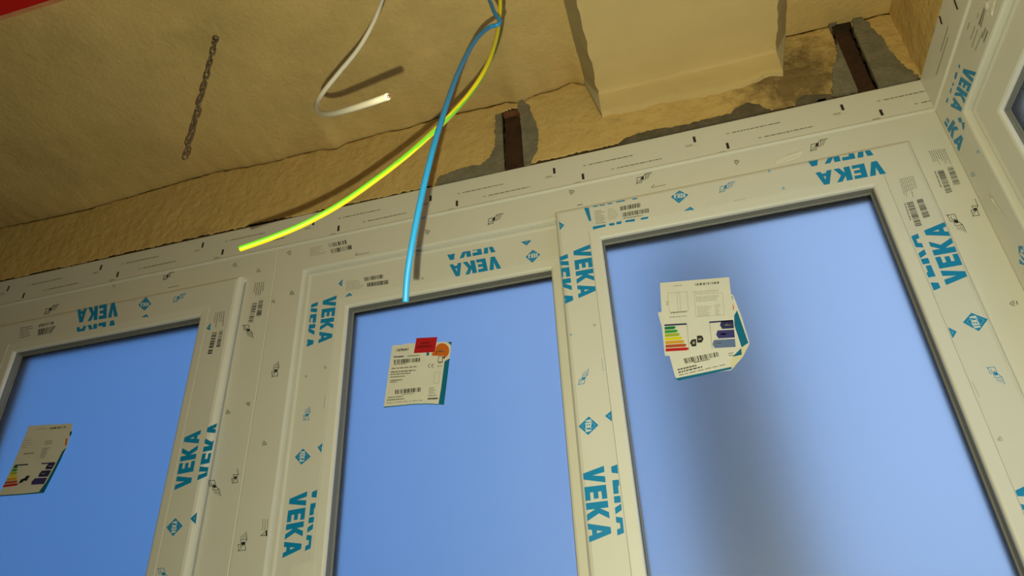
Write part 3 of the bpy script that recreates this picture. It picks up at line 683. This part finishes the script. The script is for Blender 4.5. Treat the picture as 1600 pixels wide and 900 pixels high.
# --- window 3 : print on the return wall frame
z8 = Z(1430, 100, 10); z11 = Z(1460, 170, 11.25)
q = z8((955, 130), (692, 795), (550, 660), (775, 20))
pr = Print('R', 0.0); word(pr, q); pr.build('lettering', F3['top'])
pr = Print('R', 0.0)
for qd in (((480, 600), (500, 530), (518, 530), (500, 612)), ((538, 440), (555, 370), (570, 385), (555, 465)), ((575, 330), (590, 285), (607, 310), (588, 352)), ((608, 215), (630, 130), (662, 130), (632, 250)), ((672, 40), (684, 0), (700, 20), (690, 80))):
    pr.poly(z8(*qd), INK_B)
pr.build('lettering', F3['top'])
q = z11((145, -173), (535, 587), (430, 755), (40, -5))
pr = Print('R', 0.0); word(pr, q, only='KA'); word(pr, q, xlo=0.34, only='E', yhi=0.55); pr.build('lettering', F3['left'])
pr = Print('R', 0.0); pr.poly(z11((410, 170), (455, 145), (485, 210), (460, 250), (430, 230)), INK_B); pr.poly(z11((480, 235), (530, 240), (525, 330), (508, 388), (490, 330)), INK_B); pr.build('lettering', F3['left'])
build_emblem(F3['left'], 'R', 0.0, [(1591, 384), (1607, 386), (1618, 420), (1593, 412)], 1)
pr = Print('R', 0.0); recycle(pr, (1520, 273), 4.5, INK_BL, 0.3); recycle(pr, (1528, 237), 3, INK_BL, 0.3); pr.build('printed_mark', F3['left'])
z11t = Z(1460, 0, 11.39)
pr = Print('R', 0.0)
barcode(pr, z11t((905, 60), (925, 110), (825, 495), (780, 430)), 3, 61, INK_G); barcode(pr, z11t((905, 490), (955, 560), (880, 760), (835, 660)), 3, 62, INK_G)
for a, b_ in (((790, 230), (755, 320)), ((720, 470), (640, 700)), ((770, 520), (660, 850)), ((860, 560), (720, 900)), ((620, 400), (580, 530))): stroke(pr, z11t(a)[0], z11t(b_)[0], 0.8, INK_G)
pr.build('barcode', F3['top'])
pr = Print('R', 0.0)
for a, b_ in (((350, 0), (412, 170)), ((88, 285), (130, 430))): stroke(pr, z11t(a)[0], z11t(b_)[0], 2.6, INK_K)
for a, b_ in (((245, 460), (110, 920)), ((245, 660), (30, 1330)),): stroke(pr, z11t(a)[0], z11t(b_)[0], 0.8, INK_G)
pr.build('printed_bars', trim2)

# peeled and wrinkled bits of protective film
def film(name, pl, n, px, parent, seed, amp=0.003):
    rnd = random.Random(seed); mp = Print(pl, n).quad_map(px); N = 9; v, f = [], []
    nrm = Vector((0, -1, 0)) if pl == 'F' else Vector((-1, 0, 0))
    for i in range(N):
        for j in range(N):
            e = min(i, j, N - 1 - i, N - 1 - j)
            v.append(mp(i / (N - 1), j / (N - 1)) + nrm * (0.0003 + (abs(fbm(i * .5 + seed, j * .22, seed, 2)) * amp if e else 0)))
    for i in range(N - 1):
        for j in range(N - 1): f.append((i * N + j, (i + 1) * N + j, (i + 1) * N + j + 1, i * N + j + 1))
    return fix_normals(mesh_obj(name, v, f, FILM, parent, smooth=True))
film('film_wrinkle', 'F', 0.0, [(1212, 249), (1256, 232), (1250, 246), (1213, 258)], F2['top'], 3)
film('film_wrinkle', 'R', 0.0, [(1541, 0), (1557, 0), (1551, 27), (1543, 28)], F3['top'], 5, 0.006)
film('film_wrinkle', 'F', NL, [(452, 882), (492, 876), (490, 905), (448, 908)], SM['left'], 8)
film('film_wrinkle', 'R', 0.0, [(1543, 298), (1552, 312), (1572, 342), (1560, 330)], F3['left'], 9, 0.004)

# ------------------------------------------------------------------ paper labels on the panes
def sheet(pr_n, px, mt, name, parent, th=0.00025, wave=0.0):
    pts = [on_front(u, v, pr_n) for u, v in px]; k = len(pts)
    v = [p_ + Vector((0, -th - wave * (i % 2), 0)) for i, p_ in enumerate(pts)] + pts
    f = [tuple(range(k)), tuple(reversed(range(k, 2 * k)))] + [(i, k + i, k + (i + 1) % k, (i + 1) % k) for i in range(k)]
    return fix_normals(mesh_obj(name, v, f, mt, parent))
def energy_bars(pr, q, reverse=False):
    mp = pr.quad_map(q)
    for i, mt in enumerate(ENERGY):
        y1 = 1 - i / 7; y0 = 1 - (i + 0.80) / 7; x1 = 0.40 + 0.50 * i / 6; t = 0.08
        pr.poly3([mp(0, y0), mp(x1, y0), mp(x1 + t, (y0 + y1) / 2), mp(x1, y1), mp(0, y1)], mt)
def arrows(pr, q, cols):
    mp = pr.quad_map(q)
    for i, mt in enumerate(cols):
        y1 = 1 - i / 3; y0 = 1 - (i + 0.86) / 3; x0 = 0.42 - 0.20 * i
        pr.poly3([mp(1, y0), mp(x0 + 0.08, y0), mp(x0, (y0 + y1) / 2), mp(x0 + 0.08, y1), mp(1, y1)], mt)
        pr.poly3([mp(x0 + 0.2, y0 + .12), mp(x0 + 0.36 + .06 * (2 - i), y0 + .12), mp(x0 + 0.36 + .06 * (2 - i), y0 + .17), mp(x0 + 0.2, y0 + .17)], INK_P)

# right label
NP = -0.0062
e = Z(1010, 420, 4.739)
lab = empty('window_label'); tag(lab, 'stack of white and teal paper labels with colour bars on the overlapping sash pane', 'label')
s0 = sheet(NP, e((85, 325), (110, 318), (640, 190), (700, 340), (765, 553), (716, 650), (630, 750), (430, 780), (240, 828), (213, 800), (170, 640)), PAPER, 'backing_label', lab)
pr = Print('F', NP + 0.0003)
pr.poly(e((672, 308), (755, 548), (705, 582), (652, 420), (650, 345)), TEAL); pr.poly(e((636, 652), (702, 588), (706, 636)), TEAL)
pr.poly(e((213, 812), (630, 726), (632, 742), (240, 828)), TEAL); pr.poly(e((638, 250), (650, 290), (642, 312)), ORANGE)
pr.poly(e((630, 205), (638, 205), (642, 235)), TEAL)
barcode(pr, e((275, 665), (530, 615), (537, 648), (290, 702)), 26, 71, INK_K)
lines(pr, e((352, 690), (480, 664), (482, 670), (354, 697)), 1, 72, INK_K, 0.9, 0.9); lines(pr, e((230, 742), (385, 705), (388, 718), (232, 754)), 1, 73, INK_K, 0.9, 0.7)
lines(pr, e((235, 762), (415, 718), (418, 730), (237, 774)), 1, 74, INK_K, 0.9, 0.7); lines(pr, e((240, 785), (605, 700), (606, 706), (242, 792)), 1, 75, INK_G, 0.95, 0.8)
lines(pr, e((608, 620), (650, 612), (652, 645), (610, 652)), 2, 76, INK_G, 0.7, 0.4)
pr.build('label_print', s0)
cf = sheet(NP + 0.0003, e((706, 584), (762, 552), (716, 650), (632, 748), (622, 700), (640, 655), (700, 640)), CREAM, 'folded_corner', lab, 0.0004)
s1 = sheet(NP + 0.0004, e((103, 322), (640, 280), (652, 420), (700, 555), (664, 588), (600, 612), (137, 646)), PAPER, 'energy_label', lab)
pr = Print('F', NP + 0.0007)
energy_bars(pr, e((135, 430), (310, 415), (320, 608), (143, 618)))
pr.poly(e((133, 412), (298, 402), (299, 414), (133, 424)), NAVY); pr.poly(e((465, 390), (640, 378), (641, 388), (466, 402)), NAVY)
arrows(pr, e((468, 392), (643, 382), (662, 588), (490, 598)), (NAVY, NAVY2, STEELB))
pr.poly(e((322, 548), (336, 524), (368, 520), (370, 572), (338, 576)), INK_K); pr.poly(e((374, 496), (410, 494), (424, 518), (410, 545), (376, 548)), INK_K)
pr.poly(e((340, 540), (358, 536), (360, 555), (342, 560)), INK_P, 0.0002); pr.poly(e((384, 515), (408, 512), (409, 524), (385, 528)), INK_P, 0.0002)
stroke(pr, e((301, 412))[0], e((316, 605))[0], 0.5, INK_G); stroke(pr, e((468, 400))[0], e((488, 590))[0], 0.5, INK_G)
pr.build('label_print', s1)
s2 = sheet(NP + 0.0008, e((100, 105), (612, 62), (628, 200), (642, 372), (400, 388), (118, 408)), PAPER, 'drawing_sheet', lab)
pr = Print('F', NP + 0.0011)
lines(pr, e((200, 122), (270, 117), (270, 127), (200, 132)), 1, 81, INK_P, 0.9, 0.6)
barcode(pr, e((360, 108), (535, 94), (536, 110), (361, 126)), 16, 82, INK_K)
lines(pr, e((345, 165), (545, 150), (546, 172), (346, 186)), 2, 83, INK_P, 0.9, 0.3)
lines(pr, e((365, 205), (545, 190), (548, 232), (368, 248)), 5, 84, INK_P, 0.8, 0.35)
lines(pr, e((375, 275), (490, 265), (495, 345), (380, 356)), 9, 85, INK_P, 0.6, 0.35); lines(pr, e((505, 265), (550, 260), (555, 340), (508, 345)), 7, 86, INK_P, 0.4, 0.35)
for a, b_ in (((158, 180), (300, 168)), ((300, 168), (312, 310)), ((312, 310), (170, 322)), ((170, 322), (158, 180)), ((225, 172), (236, 318)), ((245, 170), (255, 314)), ((355, 190), (565, 178)), ((565, 178), (578, 340)), ((578, 340), (366, 356)), ((366, 356), (355, 190))):
    stroke(pr, e(a)[0], e(b_)[0], 0.45, INK_P)
lines(pr, e((180, 320), (312, 310), (313, 322), (181, 333)), 1, 87, INK_G, 0.9, 0.6); lines(pr, e((145, 240), (162, 238), (164, 272), (147, 274)), 3, 88, INK_G, 0.8, 0.4)
lines(pr, e((170, 352), (310, 342), (311, 354), (171, 366)), 1, 89, INK_P, 0.9, 0.5)
pr.build('label_print', s2)

# middle label
NP = -0.0382
g = Z(560, 500, 6)
lab2 = empty('window_label'); tag(lab2, 'white paper label with barcodes, orange disc and a red sticker', 'label')
s0 = sheet(NP, g((318, 238), (420, 232), (440, 222), (640, 212), (875, 203), (838, 510), (805, 797), (640, 790), (500, 795), (380, 808), (237, 822), (275, 540)), PAPER, 'paper_sheet', lab2)
pr = Print('F', NP + 0.0003)
pr.poly(g((832, 208), (875, 203), (870, 240), (858, 225)), TEAL); pr.poly(g((808, 388), (856, 358), (838, 510), (803, 797), (750, 792), (775, 640)), TEAL)
pr.poly(g((238, 812), (380, 800), (500, 787), (640, 782), (752, 788), (752, 796), (640, 790), (500, 795), (380, 808), (237, 822)), TEAL)
ci = [(785 + 66 * math.cos(k * math.pi / 16), 288 + 70 * math.sin(k * math.pi / 16)) for k in range(-14, 9)]
pr.poly(g(*[q_ for q_ in ci], (812, 362), (808, 335), (690, 335), (690, 310), (722, 290)), ORANGE)
lines(pr, g((745, 280), (815, 275), (815, 305), (745, 310)), 1, 91, INK_P, 0.9, 0.5); stroke(pr, g((735, 280))[0], g((730, 322))[0], 0.7, INK_P)
pr.poly(g((640, 298), (662, 296), (662, 332), (638, 334)), TEAL)
barcode(pr, g((335, 372), (578, 355), (574, 392), (335, 410)), 24, 92, INK_K); barcode(pr, g((345, 655), (583, 632), (580, 672), (345, 695)), 24, 93, INK_K)
for qd, sd, mt_ in ((((330, 338), (430, 332), (429, 350), (329, 356)), 94, NAVY2), (((460, 332), (580, 325), (579, 337), (459, 344)), 95, INK_G), (((334, 412), (455, 403), (454, 413), (333, 422)), 96, INK_G),
                    (((312, 450), (575, 428), (574, 440), (311, 462)), 97, INK_G), (((305, 482), (555, 462), (554, 477), (304, 497)), 98, INK_G), (((300, 505), (500, 490), (499, 503), (299, 518)), 99, INK_G),
                    (((300, 530), (450, 518), (449, 530), (299, 542)), 100, INK_G), (((298, 562), (420, 552), (419, 566), (297, 576)), 101, INK_G), (((297, 580), (370, 574), (369, 584), (296, 590)), 102, INK_G),
                    (((405, 695), (520, 685), (519, 693), (404, 703)), 103, INK_G), (((278, 722), (420, 708), (419, 720), (277, 734)), 104, INK_G), (((268, 745), (435, 730), (434, 744), (267, 759)), 105, INK_G), (((265, 776), (610, 747), (609, 753), (264, 782)), 106, INK_G)):
    lines(pr, g(*qd), 1, sd, mt_, 0.9, 0.75)
lines(pr, g((665, 630), (732, 626), (725, 690), (658, 695)), 5, 107, INK_G, 0.6, 0.4); lines(pr, g((658, 702), (752, 697), (750, 712), (656, 716)), 1, 108, INK_G, 0.8, 0.6); lines(pr, g((650, 728), (752, 723), (750, 745), (648, 750)), 1, 109, INK_K, 0.9, 0.7)
for a, b_ in (((715, 490), (765, 487)), ((765, 487), (752, 592)), ((752, 592), (705, 596)), ((705, 596), (715, 490))): stroke(pr, g(a)[0], g(b_)[0], 0.5, INK_P)
for cx in (668, 700):                                                          # the CE mark
    pts = [(cx + 13 * math.cos(a), 430 + 17 * math.sin(a)) for a in [math.radians(t) for t in range(60, 301, 30)]]
    for a, b_ in zip(pts, pts[1:]): stroke(pr, g(a)[0], g(b_)[0], 0.7, INK_K)
stroke(pr, g((690, 430))[0], g((704, 429))[0], 0.7, INK_K)
pr.poly(g((748, 340), (792, 337), (790, 400), (745, 405)), INK_G); pr.poly(g((755, 345), (785, 343), (783, 388), (752, 391)), PAPER, 0.0002); lines(pr, g((735, 424), (790, 420), (789, 440), (734, 444)), 2, 110, INK_G, 0.9, 0.4)
pr.build('label_print', s0)
def digits(text, quad, n, mt, name, parent):
    cu = bpy.data.curves.new(name, 'FONT'); cu.body = text; cu.offset = 0.02; ob = bpy.data.objects.new(name, cu); col.objects.link(ob)
    bpy.context.view_layer.update(); dg = bpy.context.evaluated_depsgraph_get(); me = bpy.data.meshes.new_from_object(ob.evaluated_get(dg))
    col.objects.unlink(ob); bpy.data.objects.remove(ob)
    xs = [q_.co.x for q_ in me.vertices]; ys = [q_.co.y for q_ in me.vertices]; x0, x1, y0, y1 = min(xs), max(xs), min(ys), max(ys)
    mp = Print('F', n).quad_map(quad)
    for q_ in me.vertices: q_.co = mp((q_.co.x - x0) / (x1 - x0), (q_.co.y - y0) / (y1 - y0))
    me.materials.clear(); me.materials.append(mt); o = bpy.data.objects.new(name, me); col.objects.link(o); o.parent = parent
    return o
digits('169641', g((362, 268), (470, 260), (466, 288), (358, 297)), NP + 0.0003, INK_K, 'label_number', s0)
st = sheet(NP + 0.0006, g((545, 170), (740, 160), (716, 300), (520, 311)), REDST, 'red_sticker', lab2)
pr = Print('F', NP + 0.0009); lines(pr, g((585, 205), (672, 200), (668, 226), (582, 231)), 1, 111, DKRED, 0.9, 0.6); lines(pr, g((555, 236), (700, 228), (694, 258), (550, 266)), 1, 112, DKRED, 0.9, 0.7); pr.build('label_print', st)

# left label
NP = -0.0062
h = Z(0, 640, 6)
lab3 = empty('window_label'); tag(lab3, 'paper energy label with teal edge on the single-sash window farther from the room corner', 'label')
s0 = sheet(NP, h((272, 152), (480, 140), (682, 130), (672, 205), (625, 360), (520, 560), (412, 782), (200, 800), (-20, 815), (60, 660), (180, 380)), PAPER, 'paper_sheet', lab3)
pr = Print('F', NP + 0.0003)
pr.poly(h((585, 390), (622, 355), (560, 490), (412, 780), (365, 770), (440, 670), (510, 540)), TEAL); pr.poly(h((655, 208), (680, 203), (662, 250), (652, 245)), TEAL)
pr.poly(h((-20, 805), (200, 790), (370, 772), (412, 780), (200, 800), (-20, 815)), TEAL); pr.poly(h((615, 275), (632, 265), (625, 330), (608, 345)), ORANGE)
energy_bars(pr, h((135, 528), (212, 525), (170, 715), (20, 735)))
pr.poly(h((140, 517), (265, 508), (262, 520), (137, 528)), NAVY); pr.poly(h((390, 500), (520, 492), (516, 504), (386, 512)), NAVY)
arrows(pr, h((400, 505), (520, 498), (405, 708), (270, 715)), (NAVY, NAVY, NAVY2))
pr.poly(h((170, 695), (195, 655), (235, 640), (215, 680)), INK_K); pr.poly(h((210, 665), (250, 620), (282, 618), (250, 668)), INK_K)
barcode(pr, h((470, 168), (615, 155), (612, 172), (468, 184)), 14, 121, INK_K)
lines(pr, h((350, 178), (440, 170), (438, 180), (348, 188)), 1, 122, INK_P, 0.9, 0.6); lines(pr, h((430, 290), (510, 282), (495, 325), (415, 332)), 5, 123, INK_G, 0.7, 0.4)
lines(pr, h((400, 360), (470, 352), (430, 450), (370, 458)), 9, 124, INK_G, 0.7, 0.4); lines(pr, h((225, 405), (320, 398), (314, 418), (218, 425)), 1, 125, INK_G, 0.9, 0.5); lines(pr, h((230, 280), (320, 272), (290, 360), (200, 368)), 4, 126, INK_P, 0.5, 0.2)
pr.build('label_print', s0)

# ------------------------------------------------------------------ wires
def catmull(pts, n=10):
    out = []
    P_ = [pts[0]] + pts + [pts[-1]]
    for i in range(1, len(P_) - 2):
        a, b_, c_, d_ = P_[i - 1:i + 3]
        for k in range(n):
            t = k / n
            out.append(0.5 * ((2 * b_) + (c_ - a) * t + (2 * a - 5 * b_ + 4 * c_ - d_) * t * t + (3 * b_ - a - 3 * c_ + d_) * t ** 3))
    out.append(pts[-1]); return out
def tube(name, pts, r, mats, parent=None, seg=20, pick=None, ref=None, cap_round=True):
    path = catmull(pts); v, f, mi = [], [], []
    t0 = (path[1] - path[0]).normalized(); nrm = (ref - t0 * ref.dot(t0)).normalized(); k = len(path)
    for i, p_ in enumerate(path):
        t = (path[min(i + 1, k - 1)] - path[max(i - 1, 0)]).normalized(); nrm = (nrm - t * nrm.dot(t)).normalized(); bn = t.cross(nrm)
        for s_ in range(seg):
            a = 2 * math.pi * s_ / seg; v.append(p_ + (nrm * math.cos(a) + bn * math.sin(a)) * r)
    for i in range(k - 1):
        for s_ in range(seg):
            f.append((i * seg + s_, i * seg + (s_ + 1) % seg, (i + 1) * seg + (s_ + 1) % seg, (i + 1) * seg + s_)); mi.append(pick((v[i * seg + s_] + v[i * seg + (s_ + 1) % seg]) / 2 - path[i], i / (k - 1)) if pick else 0)
    f.append(tuple(range(seg))); mi.append(0); f.append(tuple(reversed([(k - 1) * seg + s_ for s_ in range(seg)]))); mi.append(0)
    o = mesh_obj(name, v, f, mats, parent, mi, smooth=True); fix_normals(o)
    return o, path
RW_ = 0.0026
GREYW = mat('light_grey_insulation', (0.60, 0.55, 0.49), 0.5)
BLUEW = mat('blue_insulation', (0.015, 0.20, 0.50), 0.45)
YELW = mat('yellow_insulation', (0.78, 0.62, 0.01), 0.45); GRNW = mat('green_insulation', (0.16, 0.52, 0.03), 0.45)
COPPER = mat('copper', (0.75, 0.28, 0.14), 0.35, 0.5, 0.9)
wd = [(640, -178, 1.235), (632, -130, 1.15), (614, -55, 1.0), (597, 0, 0.91), (583, 36, 0.88), (560, 76, 0.855), (530, 113, 0.82), (508, 140, 0.79), (496, 158, 0.76), (494, 169, 0.72), (502, 176.5, 0.685), (518, 177.5, 0.635), (545, 171, 0.575), (580, 160, 0.53), (606, 151, 0.512)]
o, path = tube('grey_wire', [at_depth(*q_) for q_ in wd], RW_, GREYW, ref=UPV)
tag(o, 'light grey wire hanging from the ceiling with its end bent into a hook', 'wire', 'cut wires hanging from the ceiling')
tip = path[-1]; tdir = (path[-1] - path[-3]).normalized()
c_, _ = tube('copper_core', [tip - tdir * 0.002, tip + tdir * 0.0008, tip + tdir * 0.0016], 0.0011, COPPER, o, 12, ref=UPV)
bd_ = [(700, -185, 1.235), (722, -120, 1.14), (748, -45, 0.99), (765, 0, 0.925), (772, 18, 0.892), (779, 29, 0.876), (781, 34, 0.872), (777, 39, 0.868), (764, 43, 0.87), (745, 60, 0.83), (727, 90, 0.775), (710, 128, 0.715), (693, 178, 0.655), (676, 235, 0.615), (659, 305, 0.59), (645, 375, 0.575), (636.5, 430, 0.57), (633.5, 472, 0.568)]
o, _ = tube('blue_wire', [at_depth(*q_) for q_ in bd_], RW_, BLUEW, ref=UPV)
tag(o, 'blue insulated wire hanging down across the window head', 'wire', 'cut wires hanging from the ceiling')
yd = [(752, -190, 1.235), (768, -120, 1.13), (778, -50, 1.01), (781.5, 0, 0.95), (780, 30, 0.918), (776, 58, 0.872), (767, 88, 0.815), (754, 116, 0.77), (733, 147, 0.735), (706, 178, 0.705), (672, 211, 0.68), (632, 246, 0.66), (585, 282, 0.64), (530, 320, 0.625), (475, 350, 0.615), (425, 371, 0.608), (374, 389, 0.603)]
def green_side(r, t):
    k = min(1.0, max(0.0, (t - 0.45) / 0.3))
    g_ = (RGT * 0.97 + FWD * 0.22) * (1 - k) + (UPV * 0.45 - RGT * 0.15 - FWD * 0.85) * k
    return 1 if r.normalized().dot(g_.normalized()) > 0.78 else 0
o, _ = tube('yellow_green_wire', [at_depth(*q_) for q_ in yd], RW_, [YELW, GRNW], ref=RGT, seg=32, pick=green_side)
tag(o, 'yellow and green striped wire sweeping down to the window head', 'wire', 'cut wires hanging from the ceiling')

# ------------------------------------------------------------------ chain
CHM = noisy('dull_steel', (0.16, 0.13, 0.10), (0.26, 0.21, 0.16), 60, 0.45, 0.2, 100, 0.001, spec=0.5, metal=0.6)
top = on_ceil(337, 60); chain = empty('hanging_chain'); chain.location = top
tag(chain, 'short dull steel chain hanging from a hook in the ceiling', 'chain')
def link_mesh(L_, W_, r):
    v, f = [], []; N, S = 20, 8; path = []
    for i in range(N):
        a = 2 * math.pi * i / N; x = W_ * math.cos(a); z = W_ * math.sin(a) + (L_ if math.sin(a) > 0.01 else -L_ if math.sin(a) < -0.01 else 0)
        path.append(Vector((x, 0, z)))
    for i in range(N):
        t = (path[(i + 1) % N] - path[i - 1]).normalized(); b_ = Vector((0, 1, 0)); n_ = t.cross(b_)
        for s_ in range(S):
            a = 2 * math.pi * s_ / S; v.append(path[i] + (n_ * math.cos(a) + b_ * math.sin(a)) * r)
    for i in range(N):
        for s_ in range(S): f.append((i * S + s_, i * S + (s_ + 1) % S, ((i + 1) % N) * S + (s_ + 1) % S, ((i + 1) % N) * S + s_))
    return v, f
v, f = link_mesh(0.0065, 0.0044, 0.0017)
l0 = mesh_obj('link', v, f, CHM, chain, smooth=True); fix_normals(l0); pitch_ = 0.0176; NL_ = 18
for k in range(NL_):
    o = l0 if k == 0 else l0.copy()
    if k: col.objects.link(o); o.parent = chain
    o.location = (0.0012 * math.sin(k * 1.9), 0.001 * math.cos(k * 2.3), -0.022 - k * pitch_); o.rotation_euler = (0.05 * math.sin(k), 0.06 * math.cos(2 * k), (0.35 if k % 2 else 1.92) + 0.25 * math.sin(k * 1.3))
# eye screw
ep = [Vector((0, 0, 0.006)), Vector((0, 0, -0.004))] + [Vector((0.006 * math.sin(a), 0, -0.0105 + 0.006 * math.cos(a))) for a in [math.radians(t) for t in range(0, 331, 30)]]
o, _ = tube('hook', ep, 0.0020, CHM, chain, 10, ref=Vector((0, 1, 0)))
o, _ = tube('washer', [Vector((0, 0, 0.002)), Vector((0, 0, -0.001)), Vector((0, 0, -0.003))], 0.0065, CHM, chain, 16, ref=Vector((0, 1, 0)))

# ------------------------------------------------------------------ outdoors : upright post seen blurred through the frosted pane
POST = noisy('weathered_concrete', (0.30, 0.28, 0.25), (0.38, 0.35, 0.32), 6, 0.9, 0.4, 60, 0.004)
pp_ = on_front(1125, 580, -1.10)
po, _ = tube('outdoor_post', [Vector((pp_.x, pp_.y, -0.15)), Vector((pp_.x, pp_.y, 1.4)), Vector((pp_.x, pp_.y, 2.9))], 0.165, POST, seg=24, ref=Vector((1, 0, 0)))
tag(po, 'grey upright post outdoors, blurred behind the frosted overlapping sash pane', 'post')
tag(box('ground', (-30, 0.13, -0.30), (30, 60, -0.15), noisy('dark_yard', (0.05, 0.05, 0.045), (0.08, 0.075, 0.06), 2, 0.95, 0.4, 20, 0.01)), 'dark yard outdoors below the windows', kind='structure')
